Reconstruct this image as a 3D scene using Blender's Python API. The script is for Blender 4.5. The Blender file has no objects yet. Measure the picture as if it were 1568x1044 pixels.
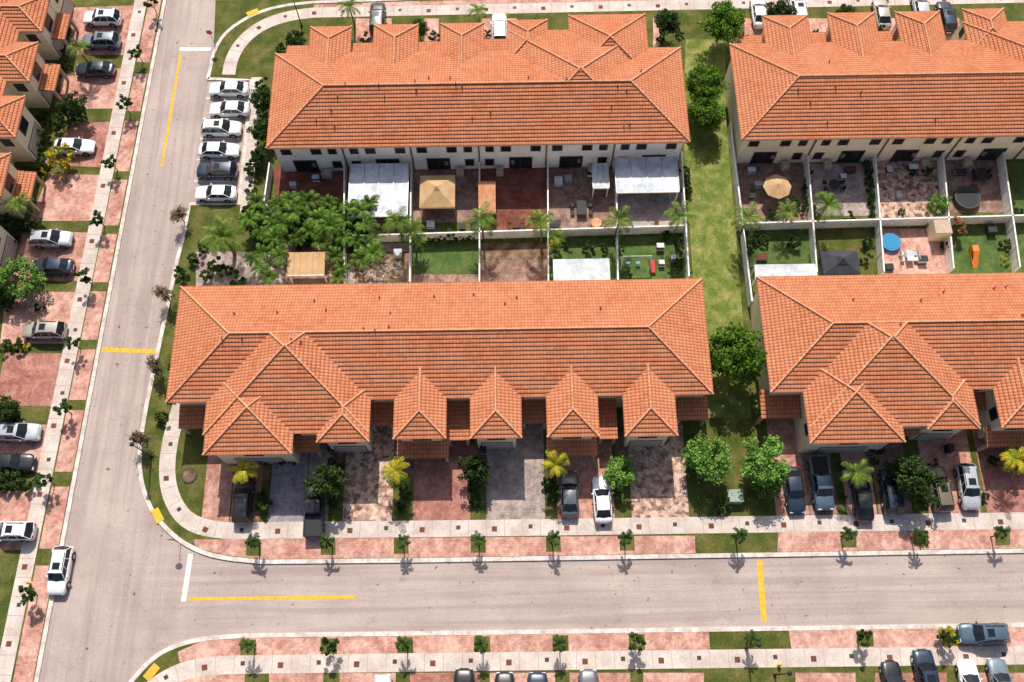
import bpy, math, random
from math import radians, sin, cos, pi, floor
from mathutils import Vector, Matrix
rnd = random.Random(11)
scene = bpy.context.scene
COL = scene.collection

# ------------------------------------------------------------ survey camera
F = 1400.0; P = radians(68.5); R = 0.0155; CZ = 91.7
fwd = Vector((0, cos(P), -sin(P))); U0 = Vector((0, sin(P), cos(P))); X0 = Vector((1, 0, 0))
Rc = X0*cos(R) - U0*sin(R); Uc = X0*sin(R) + U0*cos(R)
GZ = 0.12
def G(px, py, z=GZ):
    d = fwd + Rc*((px-784)/F) + Uc*(-(py-522)/F)
    t = (z-CZ)/d.z
    p = d*t
    return Vector((p.x, p.y, z))
cam = bpy.data.cameras.new("camera"); co = bpy.data.objects.new("camera", cam); COL.objects.link(co)
cam.sensor_width = 36; cam.lens = F/1568*36; cam.clip_end = 3000; cam.clip_start = 0.5
m = Matrix.Identity(4)
for i in range(3):
    m[i][0] = Rc[i]; m[i][1] = Uc[i]; m[i][2] = -fwd[i]
m[2][3] = CZ
co.matrix_world = m
scene.camera = co

# ------------------------------------------------------------ light
SE = radians(50)
w = bpy.data.worlds.new("World"); scene.world = w; w.use_nodes = True
nt = w.node_tree; nt.nodes.clear()
sky = nt.nodes.new("ShaderNodeTexSky"); sky.sky_type = 'NISHITA'; sky.sun_disc = False
sky.sun_elevation = SE; sky.sun_rotation = 0.0; sky.air_density = 1.0; sky.dust_density = 3.0
bg = nt.nodes.new("ShaderNodeBackground"); bg.inputs[1].default_value = 0.115
wo = nt.nodes.new("ShaderNodeOutputWorld")
nt.links.new(sky.outputs[0], bg.inputs[0]); nt.links.new(bg.outputs[0], wo.inputs[0])
sl = bpy.data.lights.new("sun", 'SUN'); sl.energy = 4.9; sl.angle = radians(0.5); sl.color = (1.0, 0.955, 0.88)
so = bpy.data.objects.new("sun", sl); COL.objects.link(so)
so.rotation_euler = Vector((0.03, -cos(SE), -sin(SE))).to_track_quat('-Z', 'Y').to_euler()
so.location = (0, 60, 90)
scene.view_settings.view_transform = 'Standard'
scene.view_settings.look = 'None'
scene.view_settings.exposure = 0

# ------------------------------------------------------------ materials
def lin(v):
    v /= 255.0
    return v/12.92 if v <= 0.04045 else ((v+0.055)/1.055)**2.4
def C(r, g, b, k=0.82):
    k *= 0.86
    return (lin(r)*k, lin(g)*k, lin(b)*k, 1)
class NT:
    def __init__(s, name, rough=0.8):
        s.mat = bpy.data.materials.new(name); s.mat.use_nodes = True
        s.t = s.mat.node_tree; s.b = s.t.nodes["Principled BSDF"]
        s.b.inputs["Roughness"].default_value = rough
        s.b.inputs["Specular IOR Level"].default_value = 0.15
        s.geo = s.t.nodes.new("ShaderNodeNewGeometry")
    def n(s, typ, **kw):
        x = s.t.nodes.new(typ)
        for k, v in kw.items(): setattr(x, k, v)
        return x
    def l(s, a, b): s.t.links.new(a, b)
    def noise(s, scale, detail=5, rough=0.6, vec=None, stretch=None):
        x = s.n("ShaderNodeTexNoise"); x.inputs["Scale"].default_value = scale
        x.inputs["Detail"].default_value = detail; x.inputs["Roughness"].default_value = rough
        v = vec or s.geo.outputs["Position"]
        if stretch:
            mp = s.n("ShaderNodeMapping"); mp.inputs["Scale"].default_value = stretch
            s.l(v, mp.inputs[0]); v = mp.outputs[0]
        s.l(v, x.inputs["Vector"]); return x.outputs["Fac"]
    def ramp(s, fac, a, b, ca=(0,0,0,1), cb=(1,1,1,1)):
        x = s.n("ShaderNodeValToRGB"); e = x.color_ramp.elements
        e[0].position = a; e[1].position = b; e[0].color = ca; e[1].color = cb
        s.l(fac, x.inputs[0]); return x.outputs[0]
    def mix(s, fac, a, b, blend='MIX'):
        x = s.n("ShaderNodeMix", data_type='RGBA', blend_type=blend)
        for i, v in ((0, fac), (6, a), (7, b)):
            if isinstance(v, (int, float)): x.inputs[i].default_value = v
            elif isinstance(v, tuple): x.inputs[i].default_value = v
            else: s.l(v, x.inputs[i])
        return x.outputs[2]
    def math(s, op, a, b=None, c=None):
        x = s.n("ShaderNodeMath", operation=op)
        for i, v in enumerate((a, b, c)):
            if v is None: continue
            if isinstance(v, (int, float)): x.inputs[i].default_value = v
            else: s.l(v, x.inputs[i])
        return x.outputs[0]
    def bump(s, h, strength=0.4, dist=0.02):
        x = s.n("ShaderNodeBump"); x.inputs["Strength"].default_value = strength; x.inputs["Distance"].default_value = dist
        s.l(h, x.inputs["Height"]); s.l(x.outputs[0], s.b.inputs["Normal"])
    def col(s, c):
        if isinstance(c, tuple): s.b.inputs["Base Color"].default_value = c
        else: s.l(c, s.b.inputs["Base Color"])
        return s.mat
def noisy(name, c1, c2, scale=1.0, rough=0.85, fine=8.0, lo=0.38, hi=0.62, bump=0.3, spec=None, fc=0.25):
    n = NT(name, rough)
    a = n.ramp(n.noise(scale), lo, hi)
    c = n.mix(a, c1, c2)
    f = n.noise(fine, 3)
    c = n.mix(1.0, c, n.ramp(f, 0.25, 0.75, (1-fc,1-fc,1-fc,1), (1+fc*.9,1+fc*.9,1+fc*.9,1)), 'MULTIPLY')
    n.bump(f, bump)
    if spec is not None: n.b.inputs["Specular IOR Level"].default_value = spec
    return n.col(c)
def paver(name, ca, cb, cc, patch=0.35, bw=0.45, rh=0.22, blotch=(0.42,0.62), mort=0.6):
    n = NT(name, 0.9)
    br = n.n("ShaderNodeTexBrick"); n.l(n.geo.outputs["Position"], br.inputs["Vector"])
    br.inputs["Color1"].default_value = ca; br.inputs["Color2"].default_value = cb
    br.inputs["Mortar"].default_value = (ca[0]*mort, ca[1]*mort, ca[2]*mort, 1)
    br.inputs["Scale"].default_value = 1; br.inputs["Mortar Size"].default_value = 0.014
    br.inputs["Brick Width"].default_value = bw; br.inputs["Row Height"].default_value = rh
    p = n.ramp(n.noise(patch, 4), blotch[0], blotch[1])
    vo = n.n("ShaderNodeTexVoronoi"); vo.inputs["Scale"].default_value = 3.2
    n.l(n.geo.outputs["Position"], vo.inputs["Vector"])
    c = n.mix(p, br.outputs["Color"], cc)
    c = n.mix(0.5, c, n.mix(1.0, c, n.ramp(vo.outputs["Color"], 0.1, 0.9, (0.60,0.56,0.55,1), (1.35,1.32,1.30,1)), 'MULTIPLY'))
    c = n.mix(1.0, c, n.ramp(n.noise(0.7, 6, 0.7), 0.3, 0.7, (0.76,0.73,0.73,1), (1.13,1.13,1.13,1)), 'MULTIPLY')
    c = n.mix(1.0, c, n.ramp(n.noise(7.0, 3), 0.3, 0.7, (0.84,0.84,0.84,1), (1.14,1.14,1.14,1)), 'MULTIPLY')
    n.bump(br.outputs["Fac"], 0.3)
    return n.col(c)

def make_roof():
    n = NT("terracotta_tiles", 0.85)
    uv = n.n("ShaderNodeUVMap"); sp = n.n("ShaderNodeSeparateXYZ"); n.l(uv.outputs[0], sp.inputs[0])
    iu = n.math('FLOOR', n.math('DIVIDE', sp.outputs[0], 0.33)); iv = n.math('FLOOR', n.math('DIVIDE', sp.outputs[1], 0.42))
    cb = n.n("ShaderNodeCombineXYZ"); n.l(iu, cb.inputs[0]); n.l(iv, cb.inputs[1])
    wn = n.n("ShaderNodeTexWhiteNoise"); n.l(cb.outputs[0], wn.inputs[0])
    c = n.mix(wn.outputs["Value"], C(226,146,106,0.90), C(208,124,86,0.90))
    pat = n.ramp(n.noise(0.3, 6, 0.65), 0.35, 0.7)
    c = n.mix(n.math('MULTIPLY', pat, 0.5), c, C(230,162,124,0.90))
    st = n.ramp(n.noise(0.7, 8, 0.78), 0.52, 0.76)
    c = n.mix(n.math('MULTIPLY', st, 0.6), c, C(158,98,72,0.82))
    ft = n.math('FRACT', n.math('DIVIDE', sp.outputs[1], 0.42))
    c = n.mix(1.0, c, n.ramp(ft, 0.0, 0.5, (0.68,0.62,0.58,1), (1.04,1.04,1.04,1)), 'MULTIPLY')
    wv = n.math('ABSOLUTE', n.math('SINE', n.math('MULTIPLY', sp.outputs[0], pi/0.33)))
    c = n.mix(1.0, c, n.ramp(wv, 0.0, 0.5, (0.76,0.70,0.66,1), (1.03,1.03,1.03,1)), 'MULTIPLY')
    n.bump(wv, 0.7, 0.06)
    return n.col(c)
MAT = {}
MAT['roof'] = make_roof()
MAT['cap'] = noisy("ridge_cap_tile", C(240,182,142,0.92), C(222,152,114,0.92), 2.0, 0.8)
MAT['white_wall'] = noisy("white_stucco", C(252,249,246,1.12), C(240,236,230,1.1), 0.5, 0.9, 3, bump=0.1, fc=.06)
MAT['cream_wall'] = noisy("cream_stucco", C(250,234,206,1.08), C(240,222,190,1.08), 0.5, 0.9, 3, bump=0.1, fc=.06)
MAT['trim'] = noisy("eave_trim", C(232,206,182,0.8), C(215,190,165,0.8), 0.8)
def plain(name, c, rough=0.5, metal=0.0, coat=0.0, spec=0.5):
    n = NT(name, rough); n.b.inputs["Metallic"].default_value = metal
    n.b.inputs["Coat Weight"].default_value = coat; n.b.inputs["Coat Roughness"].default_value = 0.05
    n.b.inputs["Specular IOR Level"].default_value = spec
    f = n.noise(3.0, 2)
    cc = n.mix(1.0, c, n.ramp(f, 0.2, 0.8, (0.9,0.9,0.9,1), (1.08,1.08,1.08,1)), 'MULTIPLY')
    return n.col(cc)
MAT['glass'] = plain("window_glass", (0.015,0.018,0.022,1), 0.12)
MAT['frame'] = plain("window_frame", (0.10,0.07,0.06,1), 0.5)
MAT['garage'] = plain("garage_door", C(225,212,196,0.8), 0.6)
MAT['pipe'] = plain("vent_pipe", (0.16,0.08,0.06,1), 0.6)
MAT['grass'] = noisy("lawn_grass", C(84,96,40,0.85), C(134,124,72,0.9), 0.5, 0.95, 6.0, 0.40, 0.74, 0.6, fc=.42)
MAT['grass2'] = noisy("alley_grass", C(106,124,52,0.95), C(168,160,98,0.95), 0.7, 0.95, 5.0, 0.42, 0.70, 0.6, fc=.38)
MAT['turf'] = noisy("green_turf", C(78,106,54,0.85), C(108,126,68,0.85), 0.9, 0.95, 6, fc=.35)
MAT['dirt'] = noisy("bare_soil", C(172,142,115), C(112,88,68), 0.9, 0.95, 6, fc=.35)
MAT['concrete'] = noisy("sidewalk_concrete", C(236,220,208,0.92), C(214,196,184,0.9), 0.5, 0.9, 5, bump=0.15, fc=.16)
MAT['pad'] = noisy("parking_pad", C(206,186,174,0.9), C(184,164,154,0.9), 0.5, 0.9, 5, bump=0.15)
MAT['kerb'] = noisy("kerb_concrete", C(244,232,222,0.95), C(214,198,188,0.9), 0.8, 0.9, 4, bump=0.15)
MAT['joint'] = noisy("sidewalk_joint", C(180,158,146), C(190,168,154), 1)
MAT['pink'] = paver("pink_pavers", C(222,168,150,.95), C(204,146,128,.95), C(230,184,166,.95))
MAT['pink2'] = paver("rose_pavers", C(212,156,138,.95), C(190,134,118,.95), C(222,174,156,.95), 0.8)
MAT['red'] = paver("red_pavers", C(194,136,120,.92), C(176,116,102,.92), C(204,148,132,.92), 0.6)
MAT['grey'] = paver("grey_pavers", C(192,174,166,.9), C(170,152,146,.9), C(206,188,178,.9), 0.5)
MAT['bluegrey'] = paver("bluegrey_pavers", C(168,162,170,.9), C(154,148,158,.9), C(182,174,178,.9), 0.5)
MAT['patchy'] = paver("patchy_pavers", C(218,180,158,.95), C(132,102,92,.9), C(234,202,180,.95), 1.6, 0.6, 0.45, (0.5,0.55))
MAT['deck'] = paver("wood_deck", C(160,96,78), C(138,80,66), C(170,110,92), 0.5, 2.5, 0.16)
MAT['brownpav'] = paver("brown_pavers", C(174,140,124), C(146,114,100), C(190,158,142), 0.8)
def paint(name, c1, c2):
    n = NT(name, 0.75)
    c = n.mix(n.ramp(n.noise(2.5, 3), .4, .6), c1, c2)
    wear = n.ramp(n.noise(3.5, 6, .75), .56, .66)
    c = n.mix(n.math('MULTIPLY', wear, .6), c, C(186,168,158,.85))
    return n.col(c)
MAT['yellow'] = paint("yellow_paint", C(250,198,56,1.0), C(228,172,66,1.0))
MAT['whitepaint'] = paint("white_paint", C(250,246,240,1.05), C(235,226,218,1.0))
MAT['fence'] = noisy("white_fence", C(248,245,240,1.05), C(230,225,218,1.02), 1.2, 0.6, 3, bump=0.1, fc=.1)
def make_asphalt():
    n = NT("worn_asphalt", 0.92)
    c = n.mix(n.ramp(n.noise(0.12, 6, 0.65), 0.35, 0.66), C(212,192,182,0.92), C(188,169,161,0.92))
    s1 = n.ramp(n.noise(1.0, 6, 0.65, None, (0.035, 1.1, 1)), 0.44, 0.60)
    s2 = n.ramp(n.noise(1.0, 6, 0.65, None, (1.1, 0.035, 1)), 0.44, 0.60)
    sx = n.n("ShaderNodeSeparateXYZ"); n.l(n.geo.outputs["Position"], sx.inputs[0])
    msk = n.ramp(n.math('MULTIPLY_ADD', sx.outputs[0], 0.05, 2.2), 0.2, 0.8)
    tr = n.mix(msk, s2, s1)
    c = n.mix(n.math('MULTIPLY', tr, 0.42), c, C(158,140,134,0.88))
    oil = n.ramp(n.noise(0.6, 7, 0.8), 0.58, 0.74)
    c = n.mix(n.math('MULTIPLY', oil, 0.5), c, C(116,98,90,0.85))
    spots = n.ramp(n.noise(1.6, 3, 0.5), 0.68, 0.73)
    c = n.mix(n.math('MULTIPLY', spots, 0.75), c, C(84,66,58,0.8))
    vo = n.n("ShaderNodeTexVoronoi", feature='DISTANCE_TO_EDGE'); vo.inputs["Scale"].default_value = 0.09
    wob = n.n("ShaderNodeTexNoise"); wob.inputs["Scale"].default_value=0.8; wob.inputs["Detail"].default_value=5
    n.l(n.geo.outputs["Position"], wob.inputs["Vector"])
    va = n.n("ShaderNodeVectorMath", operation='MULTIPLY_ADD'); n.l(wob.outputs["Color"], va.inputs[0]); va.inputs[1].default_value=(3,3,3); n.l(n.geo.outputs["Position"], va.inputs[2])
    n.l(va.outputs[0], vo.inputs["Vector"])
    cr = n.ramp(vo.outputs["Distance"], 0.0, 0.006, (1,1,1,1), (0,0,0,1))
    c = n.mix(n.math('MULTIPLY', cr, 0.2), c, C(120,100,92,0.8))
    c = n.mix(1.0, c, n.ramp(n.noise(6.0, 4, .75), 0.3, 0.7, (0.82,0.82,0.82,1), (1.12,1.12,1.12,1)), 'MULTIPLY')
    n.bump(n.noise(20.0, 3), 0.2)
    return n.col(c)
MAT['asphalt'] = make_asphalt()
def leafmat(name, ca, cb, cc, tl=0.2):
    n = NT(name, 0.7); n.b.inputs["Specular IOR Level"].default_value = 0.08
    oi = n.n("ShaderNodeObjectInfo")
    c = n.mix(n.geo.outputs["Random Per Island"], ca, cb)
    c = n.mix(n.ramp(n.noise(1.1, 2), 0.45, 0.65), c, cc)
    v = n.math('MULTIPLY_ADD', oi.outputs["Random"], 0.4, 0.8)
    cx = n.n("ShaderNodeCombineColor"); n.l(v, cx.inputs[0]); n.l(v, cx.inputs[1]); n.l(v, cx.inputs[2])
    c = n.mix(1.0, c, cx.outputs[0], 'MULTIPLY')
    n.col(c)
    tr = n.n("ShaderNodeBsdfTranslucent"); n.l(c, tr.inputs[0])
    mx = n.n("ShaderNodeMixShader"); mx.inputs[0].default_value = tl
    out = n.t.nodes["Material Output"]
    n.l(n.b.outputs[0], mx.inputs[1]); n.l(tr.outputs[0], mx.inputs[2]); n.l(mx.outputs[0], out.inputs[0])
    return n.mat
MAT['leaf_dark'] = leafmat("leaves_dark", (0.03,0.065,0.014,1), (0.09,0.14,0.035,1), (0.025,0.05,0.013,1))
MAT['leaf_mid'] = leafmat("leaves_mid", (0.08,0.17,0.015,1), (0.19,0.31,0.035,1), (0.06,0.125,0.015,1))
MAT['leaf_bright'] = leafmat("leaves_bright", (0.12,0.25,0.04,1), (0.27,0.44,0.09,1), (0.08,0.18,0.03,1))
MAT['leaf_yellow'] = leafmat("leaves_yellow", (0.42,0.36,0.02,1), (0.72,0.58,0.04,1), (0.20,0.27,0.03,1))
MAT['leaf_brown'] = leafmat("leaves_brown", (0.18,0.12,0.07,1), (0.30,0.20,0.12,1), (0.11,0.11,0.045,1))
MAT['leaf_palm'] = leafmat("palm_leaves", (0.10,0.18,0.025,1), (0.26,0.34,0.06,1), (0.05,0.10,0.018,1))
MAT['leaf_areca'] = leafmat("areca_leaves", (0.05,0.115,0.015,1), (0.19,0.30,0.045,1), (0.03,0.07,0.012,1), .12)
MAT['leaf_red'] = leafmat("leaves_red", (0.45,0.10,0.06,1), (0.6,0.2,0.1,1), (0.2,0.2,0.05,1))
MAT['bark'] = noisy("bark", (0.22,0.16,0.11,1), (0.13,0.10,0.07,1), 4, 0.9)
MAT['metal_white'] = noisy("metal_roof_white", C(240,242,244,0.95), C(196,202,208,0.95), 0.6, 0.5, 2, bump=0.05, fc=.14)
MAT['canvas'] = noisy("tan_canvas", C(222,184,138,0.92), C(206,166,120,0.92), 0.8, fc=.12)
MAT['dark'] = plain("dark_rubber", (0.018,0.018,0.02,1), 0.7)
MAT['cover'] = plain("iron_cover", (0.05,0.04,0.035,1), 0.7)
MAT['steel'] = plain("grey_steel", (0.35,0.36,0.37,1), 0.4, 0.6)
MAT['rim'] = plain("wheel_rim", (0.45,0.45,0.46,1), 0.3, 0.8)
MAT['lamp'] = plain("head_lamp", (0.8,0.8,0.82,1), 0.1)
MAT['tail'] = plain("tail_lamp", (0.5,0.02,0.02,1), 0.2)
MAT['wood'] = noisy("brown_wood", C(130,82,60), C(104,64,48), 3, 0.7)
MAT['blue'] = plain("pool_blue", (0.03,0.22,0.5,1), 0.4)
MAT['water'] = plain("pool_water", (0.04,0.25,0.45,1), 0.05)
MAT['green_box'] = plain("green_grey_metal", C(170,186,168,0.85), 0.6)
MAT['redsign'] = plain("sign_red", (0.6,0.03,0.03,1), 0.4)
MAT['orange'] = noisy("rust_cover", C(150,92,74), C(120,76,62), 3)
MAT['orange_plastic'] = plain("orange_plastic",(.75,.2,.03,1))
MAT['yellowmetal'] = plain("yellow_metal", (0.75,0.5,0.03,1), 0.4)
MAT['grey_canvas'] = noisy("grey_canvas", C(84,86,96), C(70,72,82), 0.8)

# ------------------------------------------------------------ mesh builder
class MB:
    def __init__(s): s.v=[]; s.f=[]; s.m=[]; s.uv=[]; s.sm=[]
    def poly(s, pts, mi=0, uv=None, smooth=False):
        b = len(s.v); s.v += [tuple(p) for p in pts]
        s.f.append(tuple(range(b, b+len(pts)))); s.m.append(mi); s.sm.append(smooth)
        s.uv += (uv if uv else [(0,0)]*len(pts))
    def faces(s, verts, faces, mi=0, smooth=False):
        b = len(s.v); s.v += [tuple(p) for p in verts]
        for f in faces:
            s.f.append(tuple(b+i for i in f)); s.m.append(mi); s.sm.append(smooth); s.uv += [(0,0)]*len(f)
    def box(s, x0,x1,y0,y1,z0,z1, mi=0, top=None):
        v=[(x0,y0,z0),(x1,y0,z0),(x1,y1,z0),(x0,y1,z0),(x0,y0,z1),(x1,y0,z1),(x1,y1,z1),(x0,y1,z1)]
        s.faces(v, [(0,3,2,1),(0,1,5,4),(1,2,6,5),(2,3,7,6),(3,0,4,7)], mi)
        s.faces(v[4:], [(0,1,2,3)], mi if top is None else top)
    def bbox(s, x0,x1,y0,y1,z0,z1, mi=0, b=0.04):
        v=[(x0,y0,z0),(x1,y0,z0),(x1,y1,z0),(x0,y1,z0),(x0,y0,z1-b),(x1,y0,z1-b),(x1,y1,z1-b),(x0,y1,z1-b),
           (x0+b,y0+b,z1),(x1-b,y0+b,z1),(x1-b,y1-b,z1),(x0+b,y1-b,z1)]
        s.faces(v, [(0,3,2,1),(0,1,5,4),(1,2,6,5),(2,3,7,6),(3,0,4,7),(4,5,9,8),(5,6,10,9),(6,7,11,10),(7,4,8,11),(8,9,10,11)], mi)
    def cyl(s, a, b, r0, r1, n=8, mi=0, cap=True, smooth=True):
        a=Vector(a); b=Vector(b); d=(b-a).normalized()
        u = d.orthogonal().normalized(); w_ = d.cross(u)
        va=[a+(u*cos(2*pi*i/n)+w_*sin(2*pi*i/n))*r0 for i in range(n)]
        vb=[b+(u*cos(2*pi*i/n)+w_*sin(2*pi*i/n))*r1 for i in range(n)]
        s.faces(va+vb, [(i,(i+1)%n,n+(i+1)%n,n+i) for i in range(n)], mi, smooth)
        if cap:
            s.faces(vb, [tuple(range(n))], mi); s.faces(va, [tuple(reversed(range(n)))], mi)
    def mesh(s, name, mats):
        me = bpy.data.meshes.new(name); me.from_pydata(s.v, [], s.f)
        for k in mats: me.materials.append(MAT[k] if isinstance(k, str) else k)
        me.polygons.foreach_set("material_index", s.m)
        me.polygons.foreach_set("use_smooth", s.sm)
        ul = me.uv_layers.new(name="UVMap")
        ul.data.foreach_set("uv", [c for t in s.uv for c in t])
        me.update(); return me
    def obj(s, name, mats, parent=None):
        return put(name, s.mesh(name, mats), parent=parent)
def put(name, me, loc=None, rot=0.0, sc=1.0, parent=None):
    o = bpy.data.objects.new(name, me); COL.objects.link(o)
    if loc is not None: o.location = loc
    o.rotation_euler = (0,0,rot)
    o.scale = (sc,sc,sc) if isinstance(sc,(int,float)) else sc
    if parent: o.parent = parent
    return o

def chaikin(pts, it=3):
    for _ in range(it):
        q=[pts[0]]
        for a,b in zip(pts[:-1], pts[1:]):
            q.append((a[0]*.75+b[0]*.25, a[1]*.75+b[1]*.25)); q.append((a[0]*.25+b[0]*.75, a[1]*.25+b[1]*.75))
        q.append(pts[-1]); pts=q
    return pts
def sheet(name, px, z, mat):
    mb = MB(); mb.poly([G(a,b,z) for a,b in px], 0)
    o = mb.obj(name, [mat])
    if o.data.polygons[0].normal.z < 0: o.data.flip_normals()
    return o
def sheets(name, lst, z, mat):
    mb = MB()
    for px in lst:
        p = [G(a,b,z) for a,b in px]
        ar = sum(p[i].x*p[(i+1)%len(p)].y-p[(i+1)%len(p)].x*p[i].y for i in range(len(p)))
        if ar < 0: p.reverse()
        mb.poly(p, 0)
    return mb.obj(name, [mat])
def slab(name, px, z0, z1, mat):
    p=[G(a,b,z1) for a,b in px]
    ar = sum(p[i].x*p[(i+1)%len(p)].y-p[(i+1)%len(p)].x*p[i].y for i in range(len(p)))
    if ar < 0: p.reverse()
    mb=MB(); mb.poly(p,0)
    for i in range(len(p)):
        a=p[i]; b=p[(i+1)%len(p)]
        mb.poly([Vector((a.x,a.y,z0)),Vector((b.x,b.y,z0)),b,a],0)
    return mb.obj(name,[mat])
def path_pts(px, z=GZ): return [G(a,b,z) for a,b in px]
def strip(name, px, width, z0, z1, mat, mb=None, raw=None, off=0.0):
    p = raw or path_pts(px, z1); n=len(p); L=[]; Rr=[]
    for i in range(n):
        d=((p[min(i+1,n-1)]-p[max(i-1,0)])); d.z=0; d.normalize(); nn=Vector((-d.y,d.x,0))
        L.append(p[i]+nn*(width/2+off)); Rr.append(p[i]-nn*(width/2-off))
    own = mb is None
    if own: mb=MB()
    def Z(v,z): return Vector((v.x,v.y,z))
    for i in range(n-1):
        mb.poly([Z(Rr[i],z1),Z(Rr[i+1],z1),Z(L[i+1],z1),Z(L[i],z1)],0)
        mb.poly([Z(Rr[i],z0),Z(Rr[i+1],z0),Z(Rr[i+1],z1),Z(Rr[i],z1)],0)
        mb.poly([Z(L[i+1],z0),Z(L[i],z0),Z(L[i],z1),Z(L[i+1],z1)],0)
    for i in (0,n-1): mb.poly([Z(Rr[i],z0),Z(L[i],z0),Z(L[i],z1),Z(Rr[i],z1)],0)
    if own: return mb.obj(name,[mat])

# ------------------------------------------------------------ ground
g = MB(); g.poly([(-900,-900,0),(900,-900,0),(900,900,0),(-900,900,0)]); g.obj("ground", ['grass'])
corner_top = chaikin([(480,3),(430,8),(385,22),(345,48),(327,78),(322,104),(318,120)],2)
corner_bot = chaikin([(240,545),(222,630),(213,690),(215,735),(228,775),(252,808),(285,835),(330,853),(400,860)],2)
ckerb = [(2600,-50),(1000,-10),(620,-2)]+corner_top+[(385,122),(366,312),(291,312),(283,350),(272,395)]+corner_bot+[(620,858),(1000,852),(1568,843),(2600,829)]
lkerb = [(327,-400),(252,0),(129,650),(55,1044),(0,1335)]
skerb = [(60,1500),(150,1150)]+chaikin([(175,1076),(200,1044),(230,1010),(262,990),(310,977),(380,973)],2)+[(620,970),(1568,957),(2600,943)]
sheet("asphalt_street", [(327,-400),(-20,1440),(170,1500),(300,1000),(2600,975),(2600,800),(300,800),(330,0),(2600,-35),(2600,-180),(500,-140),(500,-400)], 0.004, 'asphalt')
slab("central_block_lawn", ckerb, 0.0, 0.12, 'grass')
slab("west_block_lawn", lkerb+[(-1500,1335),(-900,-400)], 0.0, 0.12, 'grass')
slab("south_block_lawn", skerb+[(2600,1500)], 0.0, 0.12, 'grass')
slab("north_block_lawn", [(520,-420),(520,-130),(2600,-175),(2600,-420)], 0.0, 0.12, 'grass')
mb=MB()
strip("k", ckerb, 0.42, 0.0, 0.15, 'kerb', mb)
strip("k", lkerb, 0.42, 0.0, 0.15, 'kerb', mb)
strip("k", skerb, 0.42, 0.0, 0.15, 'kerb', mb)
mb.obj("street_kerb", ['kerb'])
sheet("parking_bay_paving", [(320,119),(386,121),(367,311),(292,312)], 0.010, 'pad')
mb=MB()
for i,y in enumerate([120,150,181,212,244,277,311]):
    x=319-(y-120)*0.14
    a=G(x,y,0.014); b=G(x+62,y+0.5,0.014)
    mb.poly([a+Vector((0,-.06,0)),b+Vector((0,-.06,0)),b+Vector((0,.06,0)),a+Vector((0,.06,0))])
mb.obj("parking_stall_lines", ['whitepaint'])
def sidewalk(name, px, width, z=0.134, covers=True):
    strip(name, px, width, 0.10, z, 'concrete')
    p = path_pts(px, z); jb=MB(); cb=MB(); acc=0.0; k=0
    for a,b in zip(p[:-1],p[1:]):
        L=(b-a).length; d=(b-a)/L; nn=Vector((-d.y,d.x,0)); s_=1.8-acc
        while s_<L:
            c=a+d*s_+Vector((0,0,.004)); 
            jb.poly([c-d*.02-nn*width/2,c+d*.02-nn*width/2,c+d*.02+nn*width/2,c-d*.02+nn*width/2])
            k+=1
            if k%2==0 and covers:
                q=c+d*.8+nn*(0.1 if k%4 else -0.1)+Vector((0,0,.004))
                hs=.26 if k%4==0 else .2
                cb.poly([q-d*hs-nn*hs,q+d*hs-nn*hs,q+d*hs+nn*hs,q-d*hs+nn*hs], 0 if k%4 else 1)
            s_+=1.8
        acc=(acc+L)%1.8
    jb.obj(name+"_joints",['joint'])
    if covers: cb.obj("water_meter_covers",['cover','orange'])
sidewalk("west_sidewalk", [(282,-330),(216,0),(150,330),(12,1000),(-40,1253)], 1.6)
sidewalk("south_sidewalk", chaikin([(277,618),(262,665),(254,720),(262,765),(287,800),(335,813),(400,812)],2)+[(700,809),(1568,797),(2600,783)], 1.65)
sidewalk("lower_sidewalk", chaikin([(195,1090),(238,1048),(285,1024),(340,1018),(400,1017)],2)+[(1568,1003),(2600,988)], 1.65)
sidewalk("north_sidewalk", chaikin([(350,114),(354,90),(370,62),(400,38),(440,24),(480,19)],2)+[(1000,8),(1568,-4),(2600,-24)], 1.6)
sidewalk("parking_sidewalk", [(393,118),(376,325)], 1.3, covers=False)
sheets("paver_verge", [[(296,826),(300,838),(340,849),(400,856),(620,854),(1065,847),(1064,820),(400,825)],
    [(1190,845),(1568,839),(2600,825),(2600,795),(1568,809),(1192,815)],
    [(275,1014),(272,998),(310,981),(380,977),(620,974),(1085,967),(1088,998),(340,1006)],
    [(1208,965),(1568,961),(2600,947),(2600,978),(1568,991),(1212,996)],
    [(480,7),(620,2),(1000,-6),(2600,-45),(2600,-35),(1568,-12),(1000,0),(480,11)]], 0.126, 'pink')
sheets("tree_pit_grass", [[(x-11,826-(x-388)*.014),(x+11,826-(x-388)*.014),(x+12,851-(x-388)*.014),(x-11,851-(x-388)*.014)] for x in [388,502,614,732,847,960,1300,1410,1535]]+
    [[(x-12,979-(x-380)*.0135),(x+12,979-(x-380)*.0135),(x+13,1003-(x-380)*.0135),(x-12,1003-(x-380)*.0135)] for x in [380,503,620,738,858,975,1325,1455]], 0.130, 'grass')
sheets("west_verge_pavers", [[(228+dx0-(y0*.2),y0),(247-(y0*.1887),y0),(247-(y1*.1887),y1),(228-(y1*.2),y1)] for dx0,y0,y1 in
    [(0,-60,95),(0,112,170),(0,185,262),(0,275,345),(0,358,432),(0,446,520),(0,535,612),(0,628,722),(0,745,840),(0,866,1100)]], 0.126, 'pink')
fd = [(308,350,'pink2'),(352,396,'red'),(410,466,'bluegrey'),(468,502,'grey'),(524,600,'patchy'),(632,720,'red'),(745,835,'grey'),(854,942,'pink2'),(968,1056,'patchy'),
      (1190,1240,'pink2'),(1240,1285,'brownpav'),(1300,1345,'pink'),(1348,1400,'brownpav'),(1425,1505,'pink2'),(1515,1600,'red'),(1640,1720,'grey')]
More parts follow.
